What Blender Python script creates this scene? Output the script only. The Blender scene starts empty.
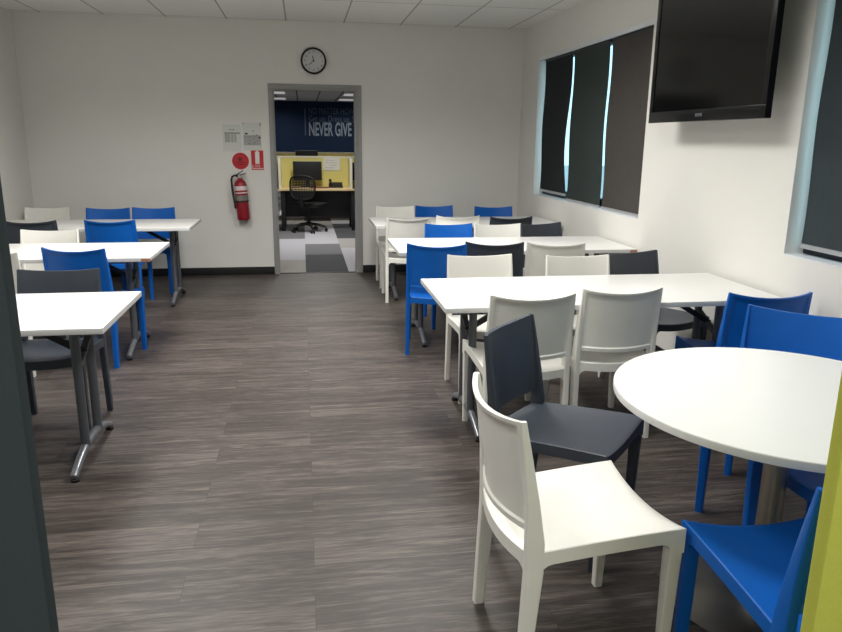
import bpy, bmesh, math, random
from mathutils import Vector, Matrix
random.seed(7)
S = bpy.context.scene
C = S.collection
PI = math.pi

# ------------------------------------------------------------------ camera
FPX, YAW, PITCH, ROLL, EYE = 711.7, 0.1633, 0.2426, 0.0109, 1.5153
fwd = Vector((math.sin(YAW)*math.cos(PITCH), math.cos(YAW)*math.cos(PITCH), -math.sin(PITCH)))
rt = Vector((math.cos(YAW), -math.sin(YAW), 0)); up = rt.cross(fwd)
rt2 = rt*math.cos(ROLL) + up*math.sin(ROLL); up2 = up*math.cos(ROLL) - rt*math.sin(ROLL)
cam = bpy.data.cameras.new('camera'); cam_o = bpy.data.objects.new('camera', cam); C.objects.link(cam_o)
M = Matrix.Identity(4)
for i in range(3):
    M[i][0] = rt2[i]; M[i][1] = up2[i]; M[i][2] = -fwd[i]
M[2][3] = EYE
cam_o.matrix_world = M
cam.sensor_fit = 'HORIZONTAL'; cam.sensor_width = 36.0; cam.lens = FPX*36.0/842.0
cam.clip_start = 0.05; cam.clip_end = 200
S.camera = cam_o

# ------------------------------------------------------------------ world, exposure
S.view_settings.view_transform = 'Standard'; S.view_settings.look = 'None'
S.view_settings.gamma = 1.0; S.view_settings.use_curve_mapping = False
S.view_settings.exposure = 0.0
w = bpy.data.worlds.new('sky'); S.world = w; w.use_nodes = True
bg = w.node_tree.nodes['Background']
bg.inputs[0].default_value = (0.50, 0.82, 1.0, 1); bg.inputs[1].default_value = 2.2

LAMP_W = 30.0        # radiant power of one ceiling light of the dining room
OFFICE_W = 44.0

# ------------------------------------------------------------------ helpers
def tag(o, label=None, cat=None, group=None, kind=None):
    if label: o['label'] = label
    if cat: o['category'] = cat
    if group: o['group'] = group
    if kind: o['kind'] = kind
    return o
def thing(name, label, cat, loc=(0, 0, 0), rz=0.0, group=None):
    o = bpy.data.objects.new(name, None); C.objects.link(o)
    o.empty_display_size = 0.1
    o.location = loc; o.rotation_euler = (0, 0, rz)
    return tag(o, label, cat, group)
def mesh_of(name, bm, mat, sharp=38):
    bmesh.ops.recalc_face_normals(bm, faces=bm.faces)
    me = bpy.data.meshes.new(name); bm.to_mesh(me); bm.free()
    for p in me.polygons: p.use_smooth = True
    me.set_sharp_from_angle(angle=math.radians(sharp))
    if mat: me.materials.append(mat)
    return me
def obj(name, bm, mat, parent=None, sharp=38):
    o = bpy.data.objects.new(name, mesh_of(name, bm, mat, sharp)); C.objects.link(o)
    if parent: o.parent = parent
    return o
def struct(name, bm, mat, parent=None):
    o = obj(name, bm, mat, parent, 30)
    o['kind'] = 'structure'
    return o
def copy_tree(o, parent=None):
    c = o.copy(); C.objects.link(c)
    if parent: c.parent = parent
    for ch in o.children: copy_tree(ch, c)
    return c
def box(bm, x0, x1, y0, y1, z0, z1, bev=0.0, seg=2):
    vs = [bm.verts.new((x, y, z)) for z in (z0, z1) for y in (y0, y1) for x in (x0, x1)]
    fs = [bm.faces.new([vs[i] for i in f]) for f in
          ((0, 2, 3, 1), (4, 5, 7, 6), (0, 1, 5, 4), (2, 6, 7, 3), (0, 4, 6, 2), (1, 3, 7, 5))]
    if bev > 0:
        es = list({e for f in fs for e in f.edges})
        bmesh.ops.bevel(bm, geom=es, offset=bev, segments=seg, affect='EDGES', profile=0.6)
    return bm
def BX(*a, bev=0.0, seg=2): return box(bmesh.new(), *a, bev=bev, seg=seg)
def loft(bm, rings, cap=True):
    R = [[bm.verts.new(p) for p in r] for r in rings]
    n = len(R[0])
    for a, b in zip(R, R[1:]):
        for i in range(n): bm.faces.new((a[i], a[(i+1) % n], b[(i+1) % n], b[i]))
    if cap:
        bm.faces.new(list(reversed(R[0]))); bm.faces.new(R[-1])
    return bm
def rrect(cx, cy, z, hx, hy, r, k=3):
    r = min(r, hx*0.95, hy*0.95); out = []
    for sx, sy, a0 in ((1, 1, 0), (-1, 1, PI/2), (-1, -1, PI), (1, -1, 1.5*PI)):
        for i in range(k+1):
            a = a0 + PI/2*i/k
            out.append((cx + sx*(hx-r) + r*math.cos(a), cy + sy*(hy-r) + r*math.sin(a), z))
    return out
def tube(bm, pts, rad, n=14, flat=1.0):
    pts = [Vector(p) for p in pts]
    rs = rad if isinstance(rad, (list, tuple)) else [rad]*len(pts)
    T = []
    for i in range(len(pts)):
        a = pts[max(i-1, 0)]; b = pts[min(i+1, len(pts)-1)]
        T.append((b-a).normalized())
    ref = Vector((0, 0, 1)) if abs(T[0].z) < 0.9 else Vector((1, 0, 0))
    rings = []
    nrm = (ref - T[0]*ref.dot(T[0])).normalized()
    for p, t, r in zip(pts, T, rs):
        nrm = (nrm - t*nrm.dot(t)).normalized(); bn = t.cross(nrm)
        rings.append([p + nrm*(r*flat*math.cos(2*PI*k/n)) + bn*(r*math.sin(2*PI*k/n)) for k in range(n)])
    return loft(bm, rings)
def lathe(bm, prof, n=40, cx=0, cy=0, cz=0, axis='z', cap=True):
    def P(r, h, a):
        if axis == 'z': return (cx + r*math.cos(a), cy + r*math.sin(a), cz + h)
        if axis == 'y': return (cx + r*math.cos(a), cy + h, cz + r*math.sin(a))
    return loft(bm, [[P(max(r, 1e-4), h, 2*PI*k/n) for k in range(n)] for r, h in prof], cap)
def beam(bm, a, b, wx, wy):
    """rectangular bar from a to b, wx across in x, wy across in the other direction"""
    a = Vector(a); b = Vector(b); t = (b-a).normalized()
    s = Vector((0, 1, 0)) if abs(t.y) < 0.9 else Vector((1, 0, 0))
    s = (s - t*s.dot(t)).normalized(); q = t.cross(s)
    ring = lambda p: [p + s*wy*i + q*wx*j for i, j in ((-.5, -.5), (.5, -.5), (.5, .5), (-.5, .5))]
    return loft(bm, [ring(a), ring(b)])

# ------------------------------------------------------------------ materials
def mat(name, col, rough=0.5, metal=0.0, spec=0.5, noise=0.0, nscale=30.0, bump=0.0, bscale=400.0, emit=None, estr=0.0, trans=0.0, coat=0.0):
    m = bpy.data.materials.new(name); m.use_nodes = True
    nt = m.node_tree; b = nt.nodes['Principled BSDF']
    b.inputs['Base Color'].default_value = (*col, 1); b.inputs['Roughness'].default_value = rough
    b.inputs['Metallic'].default_value = metal; b.inputs['Specular IOR Level'].default_value = spec
    b.inputs['Transmission Weight'].default_value = trans; b.inputs['Coat Weight'].default_value = coat
    if emit: b.inputs['Emission Color'].default_value = (*emit, 1); b.inputs['Emission Strength'].default_value = estr
    tc = None
    if noise > 0 or bump > 0: tc = nt.nodes.new('ShaderNodeTexCoord')
    if noise > 0:
        n = nt.nodes.new('ShaderNodeTexNoise'); n.inputs['Scale'].default_value = nscale; n.inputs['Detail'].default_value = 4
        r = nt.nodes.new('ShaderNodeMapRange'); r.inputs['From Min'].default_value = .3; r.inputs['From Max'].default_value = .7
        r.inputs['To Min'].default_value = 1-noise; r.inputs['To Max'].default_value = 1+noise
        mx = nt.nodes.new('ShaderNodeVectorMath'); mx.operation = 'SCALE'; mx.inputs[0].default_value = col
        nt.links.new(tc.outputs['Object'], n.inputs['Vector']); nt.links.new(n.outputs['Fac'], r.inputs['Value'])
        nt.links.new(r.outputs['Result'], mx.inputs['Scale']); nt.links.new(mx.outputs[0], b.inputs['Base Color'])
    if bump > 0:
        n2 = nt.nodes.new('ShaderNodeTexNoise'); n2.inputs['Scale'].default_value = bscale; n2.inputs['Detail'].default_value = 2
        bp = nt.nodes.new('ShaderNodeBump'); bp.inputs['Strength'].default_value = bump; bp.inputs['Distance'].default_value = 0.002
        nt.links.new(tc.outputs['Object'], n2.inputs['Vector']); nt.links.new(n2.outputs['Fac'], bp.inputs['Height'])
        nt.links.new(bp.outputs['Normal'], b.inputs['Normal'])
    return m
def s2l(r, g, b):
    f = lambda c: (c/255/12.92 if c/255 <= .04045 else ((c/255+.055)/1.055)**2.4)
    return (f(r), f(g), f(b))

m_wall = mat('painted_plaster', s2l(227, 225, 219), .75, spec=.25, noise=.012, nscale=3, bump=.12, bscale=220)
m_white = mat('white_plastic', s2l(236, 234, 226), .38, spec=.4, noise=.02, nscale=9, bump=.08, bscale=900)
m_blue = mat('blue_plastic', s2l(6, 93, 182), .42, spec=.35, noise=.03, nscale=9, bump=.08, bscale=900)
m_char = mat('charcoal_plastic', s2l(58, 64, 73), .42, spec=.4, noise=.03, nscale=9, bump=.08, bscale=900)
m_lam = mat('white_laminate', s2l(240, 239, 235), .28, spec=.45, noise=.008, nscale=5)
m_edge = mat('pale_edge_band', s2l(214, 214, 212), .45)
m_chip = mat('bare_chipboard', s2l(166, 118, 96), .8, noise=.1, nscale=80)
m_steel = mat('grey_powdercoat', s2l(96, 100, 106), .38, metal=.35, spec=.5)
m_silver = mat('silver_paint', s2l(140, 142, 148), .3, metal=.6)
m_blackm = mat('black_steel', s2l(34, 35, 38), .45, metal=.2)
m_rubber = mat('black_rubber', s2l(18, 18, 19), .6)
m_chrome = mat('chrome', s2l(205, 205, 205), .15, metal=1)
m_brush = mat('brushed_stainless', s2l(128, 125, 120), .3, metal=1, noise=.06, nscale=14)
m_skirt = mat('black_vinyl_skirting', s2l(15, 15, 16), .5)
m_frame = mat('grey_door_frame_paint', s2l(150, 150, 148), .45, spec=.4)
m_alum = mat('dark_aluminium', s2l(40, 46, 54), .4, metal=.5)
m_sill = mat('white_sill_paint', s2l(222, 226, 230), .4)
m_rail = mat('silver_rail', s2l(190, 192, 195), .35, metal=.5)
m_tvb = mat('gloss_black_bezel', s2l(16, 17, 19), .22, spec=.45)
m_tvs = mat('dark_screen_glass', s2l(7, 8, 8), .12, spec=.45)
m_logo = mat('grey_logo', s2l(92, 96, 100), .4)
m_red = mat('red_enamel', s2l(142, 22, 36), .3, spec=.5)
m_redsign = mat('red_sign_plastic', s2l(196, 32, 44), .45)
m_dred = mat('dark_red_print', s2l(120, 10, 22), .5)
m_paper = mat('white_paper', s2l(226, 226, 222), .6)
m_lamin = mat('laminated_sheet', s2l(216, 217, 212), .25, spec=.5)
m_gprint = mat('grey_print', s2l(168, 168, 164), .6)
m_gprint2 = mat('mid_grey_print', s2l(140, 140, 137), .6)
m_black = mat('black_print', s2l(20, 20, 20), .5)
m_label = mat('extinguisher_label', s2l(222, 205, 208), .4)
m_label2 = mat('extinguisher_label_grey', s2l(120, 120, 112), .4, noise=.3, nscale=160)
m_clockf = mat('clock_face', s2l(206, 206, 204), .5)
m_pgrey = mat('dark_grey_fabric', s2l(60, 67, 68), .9, spec=.1, noise=.06, nscale=420, bump=.3, bscale=900)
m_polive = mat('olive_green_fabric', s2l(196, 200, 88), .9, spec=.1, noise=.05, nscale=420, bump=.3, bscale=900)
m_navy = mat('navy_wall_paint', s2l(26, 44, 70), .7, spec=.2)
m_offwall = mat('office_wall_paint', s2l(120, 124, 128), .8, spec=.2)
m_decal = mat('pale_vinyl_lettering', s2l(150, 160, 172), .6)
m_decal2 = mat('dim_vinyl_lettering', s2l(84, 100, 122), .6)
m_desk = mat('beech_desktop', s2l(226, 200, 150), .45, noise=.04, nscale=20)
m_offblk = mat('black_office_laminate', s2l(24, 26, 32), .5)
m_mesh = mat('black_chair_mesh', s2l(30, 32, 32), .7)
m_screenf = mat('lime_screen_fabric', s2l(226, 216, 136), .9, spec=.1, noise=.05, nscale=200)
m_cream = mat('cream_screen_frame', s2l(228, 224, 204), .5)
m_diff = mat('lamp_diffuser', (.9, .9, .9), .5, emit=(1, .98, .94), estr=2.2)
m_diffo = mat('louvred_diffuser', (.8, .8, .8), .5, emit=(1, .98, .95), estr=.28)
m_lampf = mat('lamp_frame', s2l(225, 225, 225), .4)
m_concrete = mat('pale_concrete', s2l(176, 178, 178), .9, noise=.1, nscale=2)

def m_glass():
    m = bpy.data.materials.new('window_glass'); m.use_nodes = True; nt = m.node_tree
    nt.nodes.remove(nt.nodes['Principled BSDF']); out = nt.nodes['Material Output']
    t = nt.nodes.new('ShaderNodeBsdfTransparent'); t.inputs[0].default_value = (.92, .97, .96, 1)
    g = nt.nodes.new('ShaderNodeBsdfGlossy'); g.inputs['Roughness'].default_value = .02
    mx = nt.nodes.new('ShaderNodeMixShader')
    mx.inputs[0].default_value = .07; nt.links.new(t.outputs[0], mx.inputs[1]); nt.links.new(g.outputs[0], mx.inputs[2])
    nt.links.new(mx.outputs[0], out.inputs[0]); return m
m_glass = m_glass()

def m_blind(name, col, tr):
    m = bpy.data.materials.new(name); m.use_nodes = True; nt = m.node_tree
    b = nt.nodes['Principled BSDF']; out = nt.nodes['Material Output']
    b.inputs['Roughness'].default_value = .85; b.inputs['Specular IOR Level'].default_value = .15
    tc = nt.nodes.new('ShaderNodeTexCoord'); mp = nt.nodes.new('ShaderNodeMapping'); mp.inputs['Scale'].default_value = (1, 60, 4)
    n = nt.nodes.new('ShaderNodeTexNoise'); n.inputs['Scale'].default_value = 2.0; n.inputs['Detail'].default_value = 3
    r = nt.nodes.new('ShaderNodeMapRange'); r.inputs['To Min'].default_value = .75; r.inputs['To Max'].default_value = 1.25
    sc = nt.nodes.new('ShaderNodeVectorMath'); sc.operation = 'SCALE'; sc.inputs[0].default_value = col
    nt.links.new(tc.outputs['Object'], mp.inputs[0]); nt.links.new(mp.outputs[0], n.inputs['Vector'])
    nt.links.new(n.outputs['Fac'], r.inputs['Value']); nt.links.new(r.outputs[0], sc.inputs['Scale'])
    nt.links.new(sc.outputs[0], b.inputs['Base Color'])
    t = nt.nodes.new('ShaderNodeBsdfTranslucent'); t.inputs[0].default_value = (*[min(1, c*2) for c in col], 1)
    mx = nt.nodes.new('ShaderNodeMixShader'); mx.inputs[0].default_value = tr
    nt.links.new(b.outputs[0], mx.inputs[1]); nt.links.new(t.outputs[0], mx.inputs[2]); nt.links.new(mx.outputs[0], out.inputs[0])
    return m
m_bl1 = m_blind('charcoal_screen_fabric', s2l(42, 46, 47), .03)  # one dark fabric; daylight differences between the blinds are painted into its colour
m_bl2 = m_blind('charcoal_fabric_daylit_green', s2l(58, 66, 64), .03)
m_bl3 = m_blind('charcoal_fabric_daylit_brown', s2l(76, 73, 70), .03)
m_bl4 = m_blind('charcoal_fabric_daylit_blue', s2l(60, 68, 72), .05)

def m_floor():
    m = bpy.data.materials.new('wood_look_vinyl_planks'); m.use_nodes = True; nt = m.node_tree; L = nt.links.new
    b = nt.nodes['Principled BSDF']
    tc = nt.nodes.new('ShaderNodeTexCoord')
    br = nt.nodes.new('ShaderNodeTexBrick'); br.offset = .37; br.offset_frequency = 2; br.squash = 1
    br.inputs['Color1'].default_value = (0, 0, 0, 1); br.inputs['Color2'].default_value = (1, 1, 1, 1); br.inputs['Mortar'].default_value = (.5, .5, .5, 1)
    br.inputs['Scale'].default_value = 1; br.inputs['Mortar Size'].default_value = .0009; br.inputs['Mortar Smooth'].default_value = .2
    br.inputs['Bias'].default_value = 0; br.inputs['Brick Width'].default_value = 1.22; br.inputs['Row Height'].default_value = .18
    L(tc.outputs['Object'], br.inputs['Vector'])
    # every plank shifts the grain
    comb = nt.nodes.new('ShaderNodeVectorMath'); comb.operation = 'MULTIPLY_ADD'
    comb.inputs[1].default_value = (17, 9, 5)
    L(br.outputs['Color'], comb.inputs[0]); L(tc.outputs['Object'], comb.inputs[2])
    mp = nt.nodes.new('ShaderNodeMapping'); mp.inputs['Scale'].default_value = (1.6, 19, 1)
    L(comb.outputs[0], mp.inputs[0])
    n1 = nt.nodes.new('ShaderNodeTexNoise'); n1.inputs['Scale'].default_value = 1.6; n1.inputs['Detail'].default_value = 9; n1.inputs['Roughness'].default_value = .68; n1.inputs['Distortion'].default_value = .9
    L(mp.outputs[0], n1.inputs['Vector'])
    mp2 = nt.nodes.new('ShaderNodeMapping'); mp2.inputs['Scale'].default_value = (7, 150, 1); L(comb.outputs[0], mp2.inputs[0])
    n2 = nt.nodes.new('ShaderNodeTexNoise'); n2.inputs['Scale'].default_value = 2; n2.inputs['Detail'].default_value = 4
    L(mp2.outputs[0], n2.inputs['Vector'])
    a1 = nt.nodes.new('ShaderNodeMath'); a1.operation = 'MULTIPLY_ADD'; a1.inputs[1].default_value = .45; L(n2.outputs['Fac'], a1.inputs[0]); L(n1.outputs['Fac'], a1.inputs[2])
    a2 = nt.nodes.new('ShaderNodeMath'); a2.operation = 'MULTIPLY_ADD'; a2.inputs[1].default_value = .10; L(br.outputs['Color'], a2.inputs[0]); L(a1.outputs[0], a2.inputs[2])
    cr = nt.nodes.new('ShaderNodeValToRGB'); e = cr.color_ramp.elements
    e[0].position = .42; e[0].color = (*s2l(33, 29, 27), 1); e[1].position = 1.0; e[1].color = (*s2l(108, 99, 93), 1)
    md = cr.color_ramp.elements.new(.72); md.color = (*s2l(63, 56, 52), 1)
    L(a2.outputs[0], cr.inputs[0])
    mx = nt.nodes.new('ShaderNodeMix'); mx.data_type = 'RGBA'
    L(br.outputs['Fac'], mx.inputs[0]); L(cr.outputs[0], mx.inputs[6]); mx.inputs[7].default_value = (*s2l(42, 38, 37), 1)
    L(mx.outputs[2], b.inputs['Base Color'])
    b.inputs['Roughness'].default_value = .45; b.inputs['Specular IOR Level'].default_value = .42
    bp = nt.nodes.new('ShaderNodeBump'); bp.inputs['Strength'].default_value = .25; bp.inputs['Distance'].default_value = .002
    L(a1.outputs[0], bp.inputs['Height']); L(bp.outputs[0], b.inputs['Normal'])
    return m
def m_ceil(x0, y0, dark, light, bw, bh, gap=.012):
    m = bpy.data.materials.new('ceiling_tiles'); m.use_nodes = True; nt = m.node_tree; L = nt.links.new
    b = nt.nodes['Principled BSDF']; tc = nt.nodes.new('ShaderNodeTexCoord')
    mp = nt.nodes.new('ShaderNodeMapping'); mp.inputs['Location'].default_value = (-x0, -y0, 0)
    br = nt.nodes.new('ShaderNodeTexBrick'); br.offset = 0; br.squash = 1
    br.inputs['Color1'].default_value = (*light, 1); br.inputs['Color2'].default_value = (*[c*.95 for c in light], 1); br.inputs['Mortar'].default_value = (*dark, 1)
    br.inputs['Scale'].default_value = 1; br.inputs['Mortar Size'].default_value = gap; br.inputs['Mortar Smooth'].default_value = .1
    br.inputs['Brick Width'].default_value = bw; br.inputs['Row Height'].default_value = bh
    L(tc.outputs['Object'], mp.inputs[0]); L(mp.outputs[0], br.inputs['Vector']); L(br.outputs['Color'], b.inputs['Base Color'])
    b.inputs['Roughness'].default_value = .9; b.inputs['Specular IOR Level'].default_value = .1
    return m
def m_carpet():
    m = bpy.data.materials.new('carpet_planks'); m.use_nodes = True; nt = m.node_tree; L = nt.links.new
    b = nt.nodes['Principled BSDF']; tc = nt.nodes.new('ShaderNodeTexCoord')
    br = nt.nodes.new('ShaderNodeTexBrick'); br.offset = .42; br.squash = 1
    br.inputs['Color1'].default_value = (0, 0, 0, 1); br.inputs['Color2'].default_value = (1, 1, 1, 1)
    br.inputs['Scale'].default_value = 1; br.inputs['Mortar Size'].default_value = 0
    br.inputs['Brick Width'].default_value = 1.0; br.inputs['Row Height'].default_value = .5
    mp = nt.nodes.new('ShaderNodeMapping'); mp.inputs['Rotation'].default_value = (0, 0, PI/2); mp.inputs['Location'].default_value = (.2, 0, 0)
    L(tc.outputs['Object'], mp.inputs[0]); L(mp.outputs[0], br.inputs['Vector'])
    cr = nt.nodes.new('ShaderNodeValToRGB'); cr.color_ramp.interpolation = 'CONSTANT'; e = cr.color_ramp.elements
    e[0].position = 0; e[0].color = (*s2l(92, 93, 96), 1); e[1].position = .36; e[1].color = (*s2l(190, 189, 194), 1)
    q = e.new(.58); q.color = (*s2l(172, 168, 164), 1); q = e.new(.78); q.color = (*s2l(126, 126, 128), 1)
    L(br.outputs['Color'], cr.inputs[0])
    n = nt.nodes.new('ShaderNodeTexNoise'); n.inputs['Scale'].default_value = 60; n.inputs['Detail'].default_value = 3
    r = nt.nodes.new('ShaderNodeMapRange'); r.inputs['To Min'].default_value = .85; r.inputs['To Max'].default_value = 1.15
    sc = nt.nodes.new('ShaderNodeVectorMath'); sc.operation = 'SCALE'
    L(tc.outputs['Object'], n.inputs['Vector']); L(n.outputs['Fac'], r.inputs['Value']); L(r.outputs[0], sc.inputs['Scale']); L(cr.outputs[0], sc.inputs[0])
    L(sc.outputs[0], b.inputs['Base Color']); b.inputs['Roughness'].default_value = .95; b.inputs['Specular IOR Level'].default_value = .05
    return m

# ------------------------------------------------------------------ the setting
XL, XR, YF, YB, H = -2.849, 2.498, -1.6, 8.226, 2.727     # left, right, behind camera, far wall, ceiling
WT = .12
DX0, DX1, DZ = -.352, .660, 2.09                          # outside of the door frame
OX0, OX1, OY1 = -4.5, XR+.1, 25.0
struct('floor', BX(XL-.1, XR+.3, YF-.1, YB+.02, -.1, 0), m_floor())
struct('floor_office', BX(OX0, OX1, YB+.02, OY1+.1, -.1, 0), m_carpet())
struct('ceiling', BX(XL-.1, XR+.3, YF-.1, YB, H, H+.1), m_ceil(-.134, 6.95-12, s2l(172, 171, 168), s2l(238, 237, 233), .6115, 1.2, .008))
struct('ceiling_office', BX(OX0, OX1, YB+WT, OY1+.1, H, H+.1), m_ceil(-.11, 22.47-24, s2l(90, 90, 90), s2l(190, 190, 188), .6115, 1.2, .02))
struct('wall_left', BX(XL-.1, XL, YF-.1, YB+WT, 0, H), m_wall)
b = bmesh.new()
box(b, XL, DX0, YB, YB+WT, 0, H); box(b, DX1, XR, YB, YB+WT, 0, H); box(b, DX0, DX1, YB, YB+WT, DZ, H)
struct('wall_back', b, m_wall)
struct('wall_front', BX(XL, XR, YF-.1, YF, 0, H), m_offwall)
W1 = (5.085, 7.655, .945, 2.372); W2 = (1.0, 3.377, .945, 2.372)
b = bmesh.new(); xo = XR+.2
box(b, XR, xo, YF-.1, YB+WT, 0, W1[2]); box(b, XR, xo, YF-.1, YB+WT, W1[3], H)
box(b, XR, xo, YF-.1, W2[0], W1[2], W1[3]); box(b, XR, xo, W2[1], W1[0], W1[2], W1[3]); box(b, XR, xo, W1[1], YB+WT, W1[2], W1[3])
struct('wall_right', b, m_wall)
struct('wall_office_left', BX(OX0-.1, OX0, YB+WT, OY1+.1, 0, H), m_offwall)
struct('wall_office_right', BX(OX1, OX1+.1, YB+WT, OY1+.1, 0, H), m_offwall)
struct('wall_office_back', BX(OX0, OX1, OY1, OY1+.1, 0, H), m_navy)
b = bmesh.new(); box(b, OX0, XL, YB+.02, YB+WT, 0, H); struct('wall_office_front', b, m_offwall)
struct('ground', BX(XR+.25, 60, -20, 60, -.6, -.5), m_concrete)
# skirting
b = bmesh.new(); box(b, XL, DX0, YB-.012, YB, 0, .088, .003); box(b, DX1, XR, YB-.012, YB, 0, .088, .003); struct('baseboard_back', b, m_skirt)
struct('baseboard_left', BX(XL, XL+.012, YF, YB-.012, 0, .088, bev=.003), m_skirt)
struct('baseboard_right', BX(XR-.012, XR, YF, YB-.012, 0, .088, bev=.003), m_skirt)
# steel door frame with stop and hinges, threshold strip
d = thing('door_1', None, None, (0, YB, 0)); d['kind'] = 'structure'
b = bmesh.new(); fw = .048
for x0, x1 in ((DX0, DX0+fw), (DX1-fw, DX1)): box(b, x0, x1, -.014, WT+.014, 0, DZ-fw, .003)
box(b, DX0, DX1, -.014, WT+.014, DZ-fw, DZ, .003)
struct('door_frame', b, m_frame, d)
b = bmesh.new()
box(b, DX0+fw, DX0+fw+.014, .0, .07, 0, DZ-fw-.014); box(b, DX1-fw-.034, DX1-fw, .0, .07, 0, DZ-fw-.014); box(b, DX0+fw, DX1-fw, .0, .07, DZ-fw-.014, DZ-fw)
struct('door_stop', b, m_frame, d)
for z in (.22, 1.02, 1.86):
    b = bmesh.new(); tube(b, [(DX1-fw-.006, WT+.012, z-.05), (DX1-fw-.006, WT+.012, z+.05)], .008, 10)
    box(b, DX1-fw-.003, DX1-fw, .074, WT+.006, z-.05, z+.05); struct('hinge', b, m_rail, d)
struct('threshold_strip', BX(DX0+fw, DX1-fw, .01, .05, 0, .005, bev=.002), m_blackm, d)

# windows
def window(name, W, panes):
    y0, y1, z0, z1 = W
    r = thing(name, None, None, (XR, 0, 0)); r['kind'] = 'structure'
    b = bmesh.new(); fx0, fx1, t = .11, .16, .05
    box(b, fx0, fx1, y0, y1, z0, z0+t+.03); box(b, fx0, fx1, y0, y1, z1-t, z1)
    for k in range(panes+1):
        y = y0 + (y1-y0)*k/panes
        a, c = max(y0, y-t/2), min(y1, y+t/2)
        box(b, fx0, fx1, a, c, z0+t+.03, z1-t)
    struct('window_frame', b, m_alum, r)
    struct('window_glass', BX(.132, .138, y0+.02, y1-.02, z0+.03, z1-.02), m_glass, r)
    struct('window_sill', BX(.0, .11, y0, y1, z0, z0+.008, bev=.002), m_sill, r)
    return r
window('window_1', W1, 2); window('window_2', W2, 2)

# ceiling lights of the dining room (recessed troffers, above the picture; pair behind the camera added to light the partitions)
def troffer(x, y, label, watts, dm=None):
    t = thing('ceiling_light', label, 'ceiling light', (x, y, H), 0, 'recessed ceiling lights')
    b = bmesh.new()
    for a in ((-.3, .3, -.6, -.575), (-.3, .3, .575, .6), (-.3, -.275, -.575, .575), (.275, .3, -.575, .575)): box(b, *a, -.012, .0)
    obj('light_frame', b, m_lampf, t)
    obj('diffuser', BX(-.275, .275, -.575, .575, -.006, -.001), dm or m_diff, t)
    l = bpy.data.lights.new('lamp', 'AREA'); l.shape = 'RECTANGLE'; l.size = .54; l.size_y = 1.14; l.energy = watts; l.color = (1, .985, .955)
    l.spread = math.radians(150)
    lo = bpy.data.objects.new('lamp', l); C.objects.link(lo); lo.parent = t; lo.location = (0, 0, -.016)
    return t
for x, y, n, k in ((-1.05, -.85, 'added behind the camera on the left to light the partitions', 1.1), (.80, -.85, 'added behind the camera on the right to light the partitions', 1.1), (-1.05, 2.75, 'above the nearest left table', 1), (.80, 2.75, 'above the nearest right table', 1),
                   (-1.05, 5.15, 'above the middle left table', 1.6), (.80, 5.15, 'above the middle right table', 1.5)):
    troffer(x, y, 'recessed rectangular ceiling light ' + n, LAMP_W*k)
for x, y, n in ((.2, 10.9, 'just inside the office doorway'), (.2, 15.4, 'over the middle of the office')):
    troffer(x, y, 'recessed office ceiling light ' + n, OFFICE_W)
for x, y, n in ((-.70, 20.6, 'far left, nearer'), (-.75, 23.6, 'far left, farther'), (1.46, 20.9, 'far right, nearer'), (1.46, 23.6, 'far right, farther')):
    troffer(x, y, 'small office ceiling light seen through doorway, ' + n, OFFICE_W*.4, m_diffo)
# ------------------------------------------------------------------ partitions the camera looks between
def panel(name, label, x0, x1, y0, y1, h, m, fm):
    p = thing(name, label, 'partition', ((x0+x1)/2, (y0+y1)/2, 0))
    w2, d2 = (x1-x0)/2, (y1-y0)/2
    obj('panel', BX(-w2, w2, -d2, d2, .02, h, bev=.006), m, p)
    b = bmesh.new(); box(b, -w2, w2, -d2+.004, d2-.004, 0, .02)
    obj('base_rail', b, fm, p)
panel('partition_panel', 'dark grey fabric partition panel at the left edge of view', -1.5, -.342, .87, .90, 2.1, m_pgrey, m_blackm)
panel('partition_panel', 'olive green fabric partition panel at the right edge of view', .785, 1.5, .87, .90, 2.1, m_polive, m_blackm)

# ------------------------------------------------------------------ chairs
def lerp(pts, z):
    for (z0, a), (z1, c) in zip(pts, pts[1:]):
        if z <= z1:
            t = (z-z0)/(z1-z0); return tuple(p + (q-p)*t for p, q in zip(a, c))
    return pts[-1][1]
STILE = [(0, (.202, -.208, .0145, .0165)), (.37, (.2005, -.186, .0150, .026)), (.46, (.201, -.187, .0145, .026)), (.58, (.2025, -.199, .0110, .019)), (.70, (.204, -.217, .0085, .0135)), (.815, (.203, -.236, .0065, .009))]
def stile_mesh(sx):
    b = bmesh.new(); rings = []
    for z in (0, .1, .2, .3, .37, .42, .46, .52, .58, .64, .70, .76, .815):
        x, y, hx, hy = lerp(STILE, z)
        rings.append(rrect(sx*x, y, z, hx, hy, .005))
    return loft(b, rings)
def front_leg_mesh(sx):
    b = bmesh.new(); rings = []
    for z, hx, hy in ((0, .0145, .0145), (.2, .0175, .018), (.35, .0195, .0205), (.412, .020, .021)):
        xo = .2235 - .004*(1-z/.412); yo = .2565 - .012*(1-z/.412)
        rings.append(rrect(sx*(xo-hx), yo-hy, z, hx, hy, .005))
    return loft(b, rings)
def grid_slab(top, bot, us, vs):
    b = bmesh.new()
    T = [[b.verts.new(top(u, v)) for u in us] for v in vs]
    Bm = [[b.verts.new(bot(u, v)) for u in us] for v in vs]
    nu, nv = len(us), len(vs)
    for j in range(nv-1):
        for i in range(nu-1):
            b.faces.new((T[j][i], T[j][i+1], T[j+1][i+1], T[j+1][i])); b.faces.new((Bm[j][i], Bm[j+1][i], Bm[j+1][i+1], Bm[j][i+1]))
    for i in range(nu-1):
        b.faces.new((T[0][i], Bm[0][i], Bm[0][i+1], T[0][i+1])); b.faces.new((T[-1][i], T[-1][i+1], Bm[-1][i+1], Bm[-1][i]))
    for j in range(nv-1):
        b.faces.new((T[j][0], T[j+1][0], Bm[j+1][0], Bm[j][0])); b.faces.new((T[j][-1], Bm[j][-1], Bm[j+1][-1], T[j+1][-1]))
    return b
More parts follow.
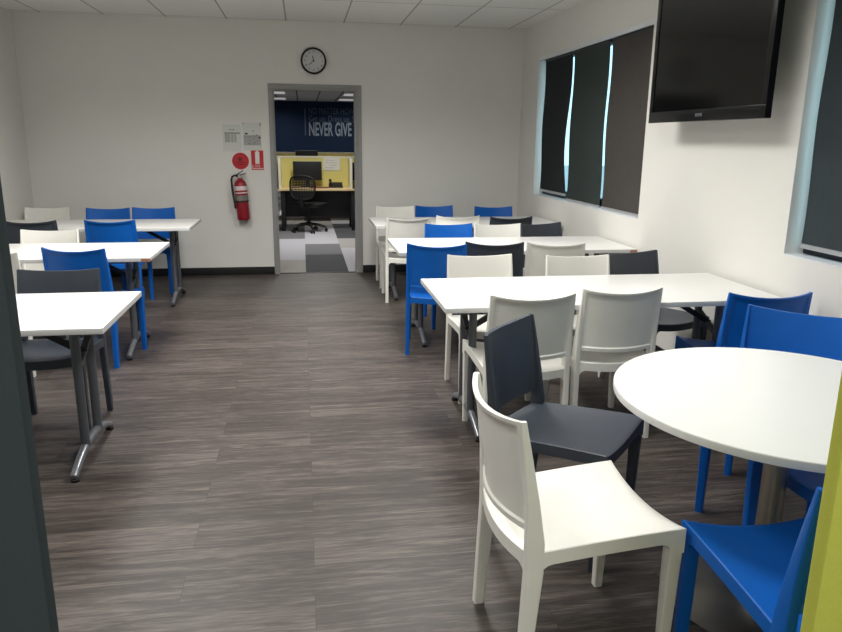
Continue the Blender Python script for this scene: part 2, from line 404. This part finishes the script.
def seat_pos(u, v):
    yr = -.200 - .034*(1-u*u); yf = .258 - .007*(1-u*u)
    hw = .214 + .0105*v
    x = hw*u; y = yr + (yf-yr)*v
    q = v*(2-v)
    z = .424 + .010*u*u + (.014 + .018*u*u)*q - .004*math.sin(PI*v)*u*u - .012*math.sin(PI*v)*(1-u*u)
    return x, y, z
def seat_mesh():
    us = [-1, -.985, -.935, -.92, -.88, -.84, -.8, -.77, -.74, -.7]+[-.6+.1*i for i in range(13)]+[.7, .74, .77, .8, .84, .88, .92, .935, .985, 1]
    vs = [0, .012, .045, .055, .08, .11, .14, .17, .2]+[.3+.1*i for i in range(5)]+[.78, .81, .84, .87, .9, .925, .95, .962, .99, 1]
    def top(u, v):
        x, y, z = seat_pos(u, v)
        if abs(u) > .99 or v < .005 or v > .995: z -= .003
        return (x, y, z)
    def bot(u, v):
        x, y, z = seat_pos(u, v)
        if abs(u) >= .935 or v <= .045 or v >= .962:
            hw = .214 + .0105*v
            t = max(hw-abs(x), (1-v)*.458 if v > .5 else v*.458) - (.038 if v > .5 else .028)     # along the rail, from the leg
            r = .034; t = min(r, max(0, t)); d = .044 + r - math.sqrt(max(0, r*r-(r-t)**2))
            return (x, y, z-d)
        return (x, y, z-.009)
    return grid_slab(top, bot, us, vs)
def back_mesh():
    us = [-1, -.97, -.95, -.93, -.905, -.88]+[-.8+.1*i for i in range(17)]+[.88, .905, .93, .95, .97, 1]
    vs = [0, .03, .055, .075]+[.15+.1*i for i in range(8)]+[.93, .945, .96, .98, 1]
    def pos(u, v):
        z0 = .487 + .006*u*u; z1 = .815 - .019*(1-abs(u)**2.2)
        z = z0 + (z1-z0)*v
        x, y, hx, hy = lerp(STILE, z)
        return u*(x+.0), y - .046*(1-u*u), z
    def front(u, v):
        x, y, z = pos(u, v); return (x, y+.005, z)
    def rear(u, v):
        x, y, z = pos(u, v)
        k = max((abs(u)-.88)/.07, (.075-v)/.02, (v-.93)/.03); k = min(1, max(0, k))
        return (x, y-.004-.007*k, z)
    return grid_slab(front, rear, us, vs)
CH = {'seat': seat_mesh, 'backrest': back_mesh}
CHM = {}
for cname, cm in (('white', m_white), ('blue', m_blue), ('charcoal', m_char)):
    r = thing('plastic_chair', 'x', 'chair')
    obj('seat', seat_mesh(), cm, r, 42); obj('backrest', back_mesh(), cm, r, 42)
    for sx in (-1, 1):
        obj('front_leg', front_leg_mesh(sx), cm, r, 50); obj('rear_leg', stile_mesh(sx), cm, r, 50)
    CHM[cname] = [r, False]
def chair(color, tx, ty, deg, label):
    """tx, ty: middle of the line between the two top corners of the back; deg: heading, 0 faces +y, anticlockwise"""
    a = math.radians(deg)
    r, used = CHM[color]
    c = copy_tree(r) if used else r
    CHM[color][1] = True
    off = .236
    c.location = (tx - math.sin(a)*off, ty + math.cos(a)*off, 0)
    c.rotation_euler = (0, 0, a)
    c['label'] = label; c['group'] = color + ' moulded plastic chairs'
    return c
# right side, third row (by the far wall)
chair('white', .98, 7.76, 180, 'white chair behind the farthest right table, nearest the doorway')
chair('blue', 1.415, 7.79, 180, 'blue chair beside a white one behind the farthest right table')
chair('blue', 2.055, 7.66, 176, 'blue chair alone in the far right corner under window')
chair('white', .958, 6.575, -2, 'white chair at aisle end of farthest right table, back to camera')
chair('white', 1.455, 6.71, -3, 'white chair showing only its top rim, between white and charcoal chairs at farthest right table')
chair('charcoal', 1.95, 6.59, 3, 'charcoal chair at farthest right table, back to camera, near the wall')
# right side, second row
chair('blue', 1.232, 6.06, 180, 'bright blue chair behind the middle right table, facing camera')
chair('white', 1.662, 6.03, 180, 'white chair between blue and charcoal behind middle right table')
chair('charcoal', 2.062, 6.05, 195, 'charcoal chair facing camera behind middle right table by the wall')
chair('blue', .905, 4.845, -10, 'blue chair at aisle end of middle right table, back to camera')
chair('charcoal', 1.335, 4.90, -8, 'charcoal chair beside blue one at middle right table, back to camera')
chair('white', 1.77, 4.84, -10, 'white chair turned slightly at middle right table, back to camera, in shade')
# right side, first row
chair('white', 1.09, 4.35, 180, 'white chair facing camera at aisle end behind nearest right table')
chair('white', 1.71, 4.27, 180, 'white chair facing camera behind nearest right table, beside the charcoal one')
chair('charcoal', 2.13, 4.38, 195, 'charcoal chair facing camera behind nearest right table by the wall')
chair('white', 1.057, 3.156, 0, 'white chair with back to camera at aisle end of nearest right table')
chair('white', 1.545, 3.243, 0, 'white chair with back to camera at middle of nearest right table')
chair('blue', 2.222, 3.06, -5, 'blue chair with back to camera between nearest long table and round table')
# round table
chair('blue', 2.095, 2.678, 133.5, 'bright blue chair facing camera behind the round table')
chair('blue', 2.065, 1.941, 86, 'blue chair pushed under the right side of round table, mostly hidden')
chair('blue', 1.255, 1.20, -2, 'blue chair in front corner beside olive green panel')
chair('charcoal', .788, 2.622, -132, 'charcoal chair pulled out beside the round table')
chair('white', .528, 1.846, -86.5, 'large white chair in the foreground, pulled out sideways from round table')
# left side, third row
chair('white', -2.575, 7.78, 180, 'white chair behind farthest left table in the corner')
chair('blue', -1.962, 7.67, 180, 'blue chair behind farthest left table, left of the pair')
chair('blue', -1.53, 7.72, 180, 'blue chair behind farthest left table, right of the pair, near its end')
chair('charcoal', -2.31, 6.53, 2, 'charcoal chair at farthest left table, back to camera, by left wall')
chair('blue', -1.665, 6.53, 0, 'blue chair at farthest left table, back to camera')
# left side, second row
chair('white', -1.945, 5.88, 180, 'white chair facing camera behind the middle left table')
chair('blue', -1.48, 4.86, -12, 'blue chair at middle left table, back to camera')
chair('white', -1.965, 4.70, 0, 'white chair half hidden by dark grey panel at middle left table')
# left side, first row
chair('charcoal', -1.325, 4.075, 180, 'charcoal chair facing camera behind nearest left table')

# ------------------------------------------------------------------ long tables
def long_table():
    """origin on the floor under the middle of the top; 1.83 x .75"""
    r = thing('folding_table', 'x', 'table')
    L2, W2_, Z = .905, .380, .7315
    b = bmesh.new(); box(b, -L2+.0015, L2-.0015, -W2_+.0015, W2_-.0015, Z-.0045, Z, .0015)
    o = obj('tabletop', BX(-L2, L2, -W2_, W2_, Z-.027, Z-.0003, bev=.002), m_edge, r)
    obj('laminate_surface', b, m_lam, o)
    obj('support_rail', BX(-L2+.2, L2-.2, -.02, .02, Z-.062, Z-.028), m_blackm, r)
    for sx in (-1, 1):
        x = sx*(L2-.203)
        b = bmesh.new(); pts = []; rad = []
        for k in range(21):
            t = -1+2*k/20
            pts.append((x, t*.315, .098 - .074*abs(t)**1.9)); rad.append(.021-.004*abs(t))
        tube(b, pts, rad, 14)
        f = obj('foot', b, m_silver, r)
        for sy in (-1, 1):
            b = bmesh.new(); lathe(b, [(.017, 0), (.020, .004), (.020, .012), (.012, .016), (.008, .03)], 16, x, sy*.302, 0)
            obj('glide', b, m_rubber, f)
        for sy in (-1, 1):
            b = bmesh.new(); tube(b, [(x, sy*.105, .082), (x, sy*.105, Z-.03)], .0215, 16)
            obj('column', b, m_steel, r)
        b = bmesh.new(); box(b, x-.03, x+.03, -.2, .2, Z-.05, Z-.028, .003); obj('top_plate', b, m_blackm, r)
        b = bmesh.new(); beam(b, (x, -.105, .47), (x, .105, .57), .016, .03); obj('cross_link', b, m_steel, r)
        b = bmesh.new(); beam(b, (x+sx*.012, .0, .515), (x-sx*.27, .0, Z-.05), .030, .016); obj('brace', b, m_blackm, r)
    return r
t0 = long_table()
TB = [(.657+.905, 3.64, 'white rectangular table nearest camera on the right, two white chair backs before it', 0),
      (.664+.905, 5.385, 'white rectangular table in the middle of the right row under window', 1),
      (.655+.905, 7.0, 'white rectangular table farthest back on the right, beside the doorway', 0),
      (-.853-.905, 3.455, 'white rectangular table nearest camera on the left beside dark grey panel', 0),
      (-1.03-.905, 5.32, 'white rectangular table in the middle of the left row', 1),
      (-1.014-.905, 6.975, 'white rectangular table farthest back on the left by the wall', 0)]
for i, (x, y, lab, chip) in enumerate(TB):
    t = t0 if i == 0 else copy_tree(t0)
    t.location = (min(x, XR-.908), y, 0); t['label'] = lab; t['group'] = 'long white dining tables'
    if chip:
        b = BX(.905-.055, .9065, -.3815, -.380+.03, .702, .7255, bev=.002)
        o = obj('chipped_edge', b, m_chip, t); o['label'] = 'brown chipped corner'

# ------------------------------------------------------------------ round table
rt_ = thing('round_table', 'round white table on a stainless steel pedestal', 'table', (1.52, 1.952, 0))
b = bmesh.new(); lathe(b, [(.0, .703), (.533, .703), (.540, .706), (.5405, .726), (.539, .7285)], 96); top = obj('tabletop', b, m_edge, rt_)
b = bmesh.new(); lathe(b, [(.0, .726), (.5385, .726), (.539, .7285), (.5375, .7305), (.0, .7305)], 96); obj('laminate_surface', b, m_lam, top)
b = bmesh.new(); lathe(b, [(.0, .012), (.039, .012), (.039, .69), (.0, .69)], 32); obj('pedestal', b, mat('stainless_pole', s2l(196, 190, 178), .34, metal=1, noise=.05, nscale=14), rt_)
b = bmesh.new(); lathe(b, [(.0, 0), (.325, 0), (.33, .004), (.325, .008), (.05, .018), (.045, .03), (0, .03)], 72); obj('base_plate', b, m_brush, rt_)
b = bmesh.new(); lathe(b, [(.0, .685), (.16, .69), (.17, .7028), (.0, .7028)], 32); obj('top_plate', b, m_blackm, rt_)

# ------------------------------------------------------------------ television
TX = 2.30; ty0, ty1, tz0, tz1 = 3.395, 4.648, 1.640, 2.47
tv = thing('television', 'large black flat television mounted high on right wall', 'television', (XR, (ty0+ty1)/2, tz0))
hy = (ty1-ty0)/2; hz = tz1-tz0; fx = TX-XR
b = bmesh.new()
for a in ((-hy, hy, 0, .068), (-hy, hy, hz-.04, hz), (-hy, -hy+.042, .068, hz-.04), (hy-.042, hy, .068, hz-.04)):
    box(b, fx, fx+.038, a[0], a[1], a[2], a[3], .003)
obj('bezel', b, m_tvb, tv)
obj('screen', BX(fx+.006, fx+.030, -hy+.04, hy-.04, .066, hz-.038), m_tvs, tv)
obj('back_cover', BX(fx+.03, fx+.09, -hy+.16, hy-.16, .12, hz-.10, bev=.015), m_offblk, tv)
obj('wall_bracket', BX(fx+.09, -.001, -.25, .25, .2, .6), m_blackm, tv)
b = bmesh.new()
for k in range(3): box(b, fx-.001, fx+.001, -.036+.026*k, -.016+.026*k, .026, .044)
obj('logo', b, m_logo, tv)

# ------------------------------------------------------------------ roller blinds
def blind(label, xo, y0, y1, z0, z1, m, bow=0.0):
    r = thing('roller_blind', label, 'blind', (XR+xo, (y0+y1)/2, z1), 0, 'roller blinds in the right wall windows')
    h = (y1-y0)/2; b = bmesh.new(); N = 24
    rows = []
    for k in range(N+1):
        t = k/N; z = -(z1-z0)*t
        e = bow*(math.sin(PI*t**2.2) if t < 1 else 0)**1.3
        rows.append((-h+e, h, z, .006*math.sin(t*9)))
    vs = [[(x0+o, y, z) for (a, c, z, o) in [rw] for y in (a, (a+c)/2, c) for x0 in (0,)] for rw in rows]
    F = [[b.verts.new((p[0]-.0008, p[1], p[2])) for p in rw] for rw in vs]; Bk = [[b.verts.new((p[0]+.0008, p[1], p[2])) for p in rw] for rw in vs]
    for j in range(N):
        for i in range(2):
            b.faces.new((F[j][i], F[j][i+1], F[j+1][i+1], F[j+1][i])); b.faces.new((Bk[j][i], Bk[j+1][i], Bk[j+1][i+1], Bk[j][i+1]))
        for i in (0, 2): b.faces.new((F[j][i], F[j+1][i], Bk[j+1][i], Bk[j][i]))
    obj('fabric', b, m, r, 60)
    b = bmesh.new(); box(b, -.007, .007, -h, h, -(z1-z0)-.022, -(z1-z0)+.002, .003); obj('bottom_rail', b, m_rail, r)
    b = bmesh.new(); lathe(b, [(0, -h), (.02, -h), (.02, h), (0, h)], 20, .012, 0, .004, 'y'); obj('roller_tube', b, m_alum, r)
    return r
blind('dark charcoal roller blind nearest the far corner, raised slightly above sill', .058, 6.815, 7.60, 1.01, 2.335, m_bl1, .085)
blind('charcoal roller blind with greenish daylight tone in the middle of the far window', .050, 5.945, 6.752, .972, 2.335, m_bl2)
blind('charcoal roller blind with brownish daylight tone partly behind the television', .050, 5.10, 5.897, .972, 2.335, m_bl3)
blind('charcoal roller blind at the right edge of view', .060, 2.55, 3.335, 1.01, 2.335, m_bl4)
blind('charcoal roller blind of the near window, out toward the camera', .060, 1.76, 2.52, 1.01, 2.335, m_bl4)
for nm, W in (('trim_1', W1), ('trim_2', W2)):
    struct(nm, BX(XR+.006, XR+.028, W[0]+.002, W[1]-.002, W[3]-.034, W[3]-.001), m_sill)

# ------------------------------------------------------------------ things on the far wall
ck = thing('wall_clock', 'round black-rimmed wall clock above the doorway', 'clock', (.146, YB, 2.332))
b = bmesh.new(); lathe(b, [(.118, -.012), (.118, -.026), (.122, -.034), (.130, -.036), (.137, -.028), (.138, -.001), (.118, -.001), (.118, -.012)], 56, axis='y', cap=False); obj('rim', b, m_rubber, ck)
b = bmesh.new(); lathe(b, [(.0, -.020), (.121, -.020), (.121, -.002), (.0, -.002)], 56, axis='y'); face = obj('clock_face', b, m_clockf, ck)
def numeral(txt, x, z, size, y, name, m, parent, bold=False, xs=1.0, ext=.0006, align='CENTER'):
    cu = bpy.data.curves.new(name, 'FONT'); cu.body = txt; cu.size = size; cu.align_x = align; cu.align_y = 'CENTER'; cu.extrude = ext
    if bold: cu.offset = size*.018
    t = bpy.data.objects.new(name, cu); C.objects.link(t)
    bpy.context.view_layer.update()
    me = bpy.data.meshes.new_from_object(t.evaluated_get(bpy.context.evaluated_depsgraph_get()))
    C.objects.unlink(t); bpy.data.objects.remove(t)
    me.transform(Matrix.Translation((x, y, z)) @ Matrix.Rotation(PI/2, 4, 'X') @ Matrix.Diagonal((xs, 1, 1, 1)))
    me.materials.clear(); me.materials.append(m)
    o = bpy.data.objects.new(name, me); C.objects.link(o); o.parent = parent
    return o
for k in range(1, 13):
    a = 2*PI*k/12
    numeral(str(k), .094*math.sin(a), .094*math.cos(a), .030, -.0208, 'numeral', m_black, face)
def hand(name, ang, L, wd, y):
    b = bmesh.new(); a = math.radians(ang); d = Vector((math.sin(a), 0, math.cos(a)))
    beam(b, d*(-.012)+Vector((0, y, 0)), d*L+Vector((0, y, 0)), wd, .0012); return obj(name, b, m_black, ck)
hand('hour_hand', -11, .052, .008, -.0235); hand('minute_hand', 229, .068, .006, -.0255)
b = bmesh.new(); lathe(b, [(0, -.029), (.007, -.029), (.007, -.02), (0, -.02)], 16, axis='y'); obj('hub', b, m_black, ck)

def sheet(name, label, cat, x0, x1, z0, z1, m, tilt=0.0):
    r = thing(name, label, cat, ((x0+x1)/2, YB, (z0+z1)/2)); r.rotation_euler = (0, tilt, 0)
    hw, hh = (x1-x0)/2, (z1-z0)/2
    obj('sheet', BX(-hw, hw, -.002, -.0003, -hh, hh), m, r); return r, hw, hh
p1, hw, hh = sheet('paper_notice', 'laminated paper notice with pale grey table, on the left above fire signs', 'notice', -.852, -.654, 1.37, 1.655, m_lamin)
b = bmesh.new(); box(b, -.08, .085, -.0028, -.0018, .045, .06); obj('printed_heading', b, m_gprint2, p1)
b = bmesh.new()
for x0, x1 in ((-.078, -.02), (-.012, .015), (.022, .045)): box(b, x0, x1, -.0026, -.0018, -.045, .042)
box(b, -.03, .03, -.0026, -.0018, .082, .095); obj('printed_table', b, m_gprint, p1)
b = bmesh.new(); box(b, -.08, -.06, -.0035, -.0018, -.135, -.122, .001); obj('adhesive_tab', b, m_paper, p1)
p2, hw, hh = sheet('paper_notice', 'laminated floor plan notice with two black marks above red sign', 'notice', -.640, -.441, 1.385, 1.68, m_lamin)
b = bmesh.new(); box(b, -.075, -.045, -.003, -.0018, .02, .037); box(b, .07, .09, -.003, -.0018, -.022, -.004); obj('black_mark', b, m_black, p2)
b = bmesh.new(); random.seed(3)
for k in range(26):
    x = random.uniform(-.088, .06); z = random.uniform(-.09, .075 if k < 5 else .01); w_ = random.uniform(.006, .03); h_ = random.uniform(.003, .012)
    box(b, x, x+w_, -.0027, -.0018, z, z+h_)
obj('printed_plan', b, m_gprint2, p2)
b = bmesh.new(); box(b, -.09, .092, -.0023, -.0018, -.095, .012); obj('printed_field', b, m_gprint, p2)
b = bmesh.new(); box(b, -.098, -.086, -.003, -.0018, .125, .14); box(b, .085, .099, -.003, -.0018, .11, .142); obj('corner_tape', b, m_gprint2, p2)
# round sign
ds = thing('fire_sign', 'round red fire sign on the wall above extinguisher', 'sign', (-.676, YB, 1.268))
b = bmesh.new(); lathe(b, [(0, -.004), (.088, -.004), (.0905, -.002), (.0905, -.0003), (0, -.0003)], 48, axis='y'); obj('disc', b, m_redsign, ds)
b = bmesh.new()
for k in range(40):
    a = 2*PI*k/40
    if k % 2 == 0: beam(b, (.068*math.cos(a), -.0045, .068*math.sin(a)), (.078*math.cos(a), -.0045, .078*math.sin(a)), .006, .001)
lathe(b, [(0, -.005), (.024, -.005), (.024, -.0035), (0, -.0035)], 24, -.005, 0, .018, 'y')
box(b, -.05, .05, -.005, -.0035, -.022, -.012); box(b, -.04, .04, -.005, -.0035, -.042, -.032)
obj('printed_symbol', b, m_dred, ds)
rs = thing('fire_extinguisher_sign', 'rectangular red sign with white extinguisher symbol beside the door', 'sign', (-.494, YB, 1.278))
obj('sign_board', BX(-.066, .066, -.003, -.0003, -.105, .105), m_redsign, rs)
b = bmesh.new(); box(b, -.023, .023, -.004, -.0028, -.040, .092, .004); box(b, -.010, .010, -.004, -.0028, .090, .102); obj('white_symbol', b, m_paper, rs)
numeral('FIRE', 0, -.066, .034, -.0034, 'sign_lettering', m_label, rs)
b = bmesh.new(); box(b, -.055, .06, -.0036, -.0028, -.093, -.084); box(b, -.055, -.049, -.0036, -.0028, -.084, -.05); obj('white_line', b, m_label, rs)

# fire extinguisher on its bracket
fe = thing('fire_extinguisher', 'red fire extinguisher with black hose hanging on the far wall', 'fire extinguisher', (-.662, YB-.088, .633))
fe.rotation_euler = (0, math.radians(-3), 0)
b = bmesh.new(); lathe(b, [(0, 0), (.058, 0), (.068, .012), (.069, .03), (.069, .375), (.060, .410), (.038, .435), (.024, .445), (.022, .46), (0, .46)], 40); obj('cylinder', b, m_red, fe)
def band(name, z0, z1, m, rr=.0698):
    b = bmesh.new(); lathe(b, [(rr-.003, z0), (rr, z0+.001), (rr, z1-.001), (rr-.003, z1)], 40); return obj(name, b, m, fe)
band('label_band', .325, .372, m_label); band('label_stripe', .292, .306, m_label); band('label_panel', .215, .272, m_label2)
b = bmesh.new(); lathe(b, [(.069, .196), (.0725, .197), (.0725, .212), (.069, .213)], 40); obj('strap', b, m_rubber, fe)
b = bmesh.new(); lathe(b, [(0, .455), (.021, .455), (.021, .49), (.012, .50), (0, .50)], 20); obj('valve', b, m_chrome, fe)
b = bmesh.new(); beam(b, (-.035, 0, .478), (.07, 0, .505), .01, .022); beam(b, (-.04, 0, .49), (.045, 0, .535), .01, .022); obj('handle', b, m_blackm, fe)
b = bmesh.new(); tube(b, [(-.02, -.0, .478), (-.05, -.01, .488), (-.078, -.012, .476), (-.090, -.014, .44), (-.091, -.014, .36), (-.086, -.02, .27), (-.078, -.03, .20), (-.074, -.035, .13)], .011, 12); obj('hose', b, m_rubber, fe)
b = bmesh.new(); lathe(b, [(0, .507), (.009, .507), (.009, .515), (0, .515)], 12); obj('pull_pin', b, m_chrome, fe)
b = bmesh.new(); box(b, -.03, .03, .066, .087, .10, .42); obj('wall_bracket', b, m_rubber, fe)

# ------------------------------------------------------------------ the office beyond the door
dk = thing('office_desk', 'office desk with beech top and black panel seen through doorway', 'desk', (.24, 12.5, 0))
obj('desktop', BX(-.82, .82, -.36, .40, .672, .700, bev=.003), m_desk, dk)
obj('modesty_panel', BX(-.60, .60, -.06, -.04, .215, .671), m_offblk, dk)
for sx in (-1, 1):
    b = bmesh.new(); x = sx*.585
    box(b, x-.035, x+.035, -.32, -.26, .0, .671, .004); box(b, x-.035, x+.035, .24, .30, 0, .671, .004); box(b, x-.02, x+.02, -.26, .24, .58, .671)
    obj('leg', b, m_offblk, dk)
def divider(label, x0, x1, y0, y1, z0, z1, cat='desk divider'):
    r = thing('desk_divider', label, cat, ((x0+x1)/2, (y0+y1)/2, 0))
    a, c = (x1-x0)/2, (y1-y0)/2
    obj('fabric_panel', BX(-a+.02 if a > .1 else -a+.006, a-.02 if a > .1 else a-.006, -c+.006 if a > .1 else -c+.02, c-.006 if a > .1 else c-.02, z0+.02, z1-.03), m_screenf, r)
    b = bmesh.new()
    if a > .1:
        box(b, -a, a, -c, c, z1-.03, z1); box(b, -a, a, -c, c, z0, z0+.02); box(b, -a, -a+.025, -c, c, z0+.02, z1-.03); box(b, a-.025, a, -c, c, z0+.02, z1-.03)
    else:
        box(b, -a, a, -c, c, z1-.03, z1); box(b, -a, a, -c, c, z0, z0+.02); box(b, -a, a, -c, -c+.03, z0+.02, z1-.03); box(b, -a, a, c-.03, c, z0+.02, z1-.03)
    obj('divider_frame', b, m_cream, r)
    return r
divider('lime green desk divider behind the monitor in the office', -.58, 1.06, 12.905, 12.945, .64, 1.22)
divider('cream edged side divider left of the office monitor', -.405, -.365, 12.2, 12.90, .701, 1.20)
divider('cream edged side divider right of the office phone', .775, .815, 12.2, 12.90, .701, 1.20)
divider('lime green desk divider farther back across the office', -1.4, 2.6, 14.885, 14.925, .64, 1.25)
mo = thing('computer_monitor', 'black computer monitor on desk in the office', 'monitor', (.075, 12.72, .7005))
obj('monitor_screen', BX(-.245, .245, -.02, .02, .115, .435, bev=.006), m_offblk, mo)
b = bmesh.new(); box(b, -.03, .03, .021, .045, .012, .25); box(b, -.11, .11, -.07, .09, 0, .012, .004); obj('stand', b, m_rubber, mo)
mo2 = thing('computer_monitor', 'black monitor top showing above the divider in the office', 'monitor', (.08, 14.6, .7005))
obj('monitor_screen', BX(-.22, .22, -.02, .02, .25, .59, bev=.006), m_offblk, mo2)
b = bmesh.new(); box(b, -.03, .03, .021, .045, .012, .35); box(b, -.11, .11, -.07, .09, 0, .012, .004); obj('stand', b, m_rubber, mo2)
dk2 = thing('office_desk', 'second office desk hidden behind lime green divider', 'desk', (.3, 14.5, 0))
obj('desktop', BX(-.8, .8, -.36, .38, .672, .700, bev=.003), m_desk, dk2)
for sx in (-1, 1): obj('leg', BX(sx*.7-.03, sx*.7+.03, -.3, .3, 0, .671), m_offblk, dk2)
mo3 = thing('computer_monitor', 'dark monitor edge at right of office desk beyond divider', 'monitor', (.955, 12.70, .7005))
obj('monitor_screen', BX(-.12, .12, -.02, .02, .12, .42, bev=.006), m_offblk, mo3)
b = bmesh.new(); box(b, -.02, .02, .021, .045, .012, .25); box(b, -.08, .08, -.07, .09, 0, .012, .004); obj('stand', b, m_rubber, mo3)
nt_ = thing('paper_notice', 'white handwritten paper pinned to lime green office divider', 'notice', (.50, 12.904, 1.085)); nt_.rotation_euler = (0, math.radians(2), 0)
obj('sheet', BX(-.145, .145, -.003, -.0005, -.11, .11), m_paper, nt_)
b = bmesh.new()
for k, (x0, x1) in enumerate(((-.10, .04), (-.11, .09), (-.05, .10), (-.11, .06))): box(b, x0, x1, -.0036, -.0028, .06-.042*k, .066-.042*k)
obj('handwriting', b, m_gprint, nt_)
ph = thing('desk_phone', 'black desk phone on the right of office desk', 'phone', (.55, 12.55, .7005))
b = bmesh.new(); loft(b, [[(-.12, -.10, 0), (.12, -.10, 0), (.12, .10, 0), (-.12, .10, 0)], [(-.115, -.095, .025), (.115, -.095, .025), (.115, .095, .085), (-.115, .095, .085)]]); obj('phone_base', b, m_rubber, ph)
b = bmesh.new(); tube(b, [(-.09, -.10, .06), (-.085, -.04, .085), (-.085, .04, .105), (-.09, .10, .115)], [.026, .018, .018, .026], 12); obj('handset', b, m_rubber, ph)
kb = tag(obj('keyboard', BX(.10, .42, 12.33, 12.45, .7005, .718, bev=.004), mat('reddish_brown_plastic', s2l(120, 62, 48), .5)), 'low reddish brown keyboard on desk below the office monitor', 'keyboard')
# office chair
oc = thing('office_chair', 'black mesh back office chair on castors at the office desk', 'office chair', (.07, 12.10, 0), math.radians(-26))
def ell(t, sx=.225, z0=.55, z1=.925):
    a = 2*PI*t; n = 3.2
    c, s = math.cos(a), math.sin(a)
    x = sx*abs(c)**(2/n)*(1 if c > 0 else -1); z = (z1-z0)/2*abs(s)**(2/n)*(1 if s > 0 else -1)
    x *= 1 - .10*(1 if z < 0 else 0)*abs(z)/.19
    return Vector((x, -.19 - .05*(1-(x/.245)**2) - .12*z*z, (z0+z1)/2+z))
b = bmesh.new(); N = 48
rings = []
pts = [ell(k/N) for k in range(N+1)]
tube(b, pts, .014, 8); obj('back_frame', b, m_rubber, oc)
b = bmesh.new()
for i in range(13):
    z = -.165+.33*i/12
    c = [p for p in pts]
    hw = .215*(1-abs(z/.19)**3.2)**(1/3.2) if abs(z) < .19 else .05
    tube(b, [(x, -.19-.05*(1-(x/.245)**2)-.12*z*z, .7375+z) for x in [hw*(-1+2*q/10) for q in range(11)]], .0055, 6)
for i in range(15):
    x = -.195+.39*i/14
    zt = .18*(1-abs(x/.225)**3.2)**(1/3.2)
    tube(b, [(x, -.19-.05*(1-(x/.245)**2)-.12*z*z, .7375+z) for z in [zt*(-1+2*q/8) for q in range(9)]], .0055, 6)
obj('mesh_back', b, m_mesh, oc)
b = bmesh.new(); tube(b, [(0, -.10, .40), (0, -.24, .44), (0, -.265, .56), (0, -.262, .66)], [.03, .032, .03, .02], 10); obj('back_support', b, m_rubber, oc)
b = bmesh.new(); loft(b, [rrect(0, .06, z, hx, hy, .07, 5) for z, hx, hy in ((.41, .20, .19), (.42, .235, .225), (.46, .24, .23), (.475, .22, .21))]); obj('seat', b, m_mesh, oc)
b = bmesh.new(); lathe(b, [(0, .10), (.03, .10), (.03, .28), (.018, .285), (.018, .41), (0, .41)], 18); obj('gas_column', b, m_rubber, oc)
for k in range(5):
    a = 2*PI*k/5 + .35
    e = Vector((math.cos(a), math.sin(a), 0))
    b = bmesh.new(); tube(b, [e*.02+Vector((0, 0, .135)), e*.16+Vector((0, 0, .115)), e*.29+Vector((0, 0, .078))], [.026, .022, .016], 10)
    leg = obj('base_leg', b, m_rubber, oc)
    q = Vector((-e.y, e.x, 0)); b = bmesh.new()
    for s in (-1, 1): tube(b, [e*.29+q*(.012*s)+Vector((0, 0, .028)), e*.29+q*(.03*s)+Vector((0, 0, .028))], .0275, 14)
    tube(b, [e*.29+Vector((0, 0, .028)), e*.29+Vector((0, 0, .08))], .009, 8)
    obj('castor', b, m_rubber, leg)
# lettering on the navy wall
wl = thing('wall_lettering', 'large pale slogan lettering on the navy office wall', 'wall lettering', (0, OY1, 0))
def fit_text(txt, x0, x1, zc, h, m, bold):
    o = numeral(txt, 0, 0, h/.7, -.006, 'text_line', m, wl, bold=bold, ext=.003, align='LEFT')
    xs = [v.co.x for v in o.data.vertices]; s = (x1-x0)/(max(xs)-min(xs))
    zs = [v.co.z for v in o.data.vertices]; zo = (max(zs)+min(zs))/2
    for v in o.data.vertices: v.co.x = x0+(v.co.x-min(xs))*s; v.co.z = zc+(v.co.z-zo)
    return o
LT = {'never': (.24, 2.07, 1.83), 'up': (.24, 2.36, 2.14), 'no': (.24, 2.6, 2.42)}
fit_text('NEVER GIVE UP', *LT['never'], .43, m_decal, True)
fit_text('Get up, Dress up, Show up', *LT['up'], .20, m_decal2, False)
fit_text('NO MATTER HOW YOU FEEL', *LT['no'], .20, m_decal2, False)
obj('vertical_bar', BX(.10, .135, -.006, -.0005, 1.62, 2.50), m_decal2, wl)
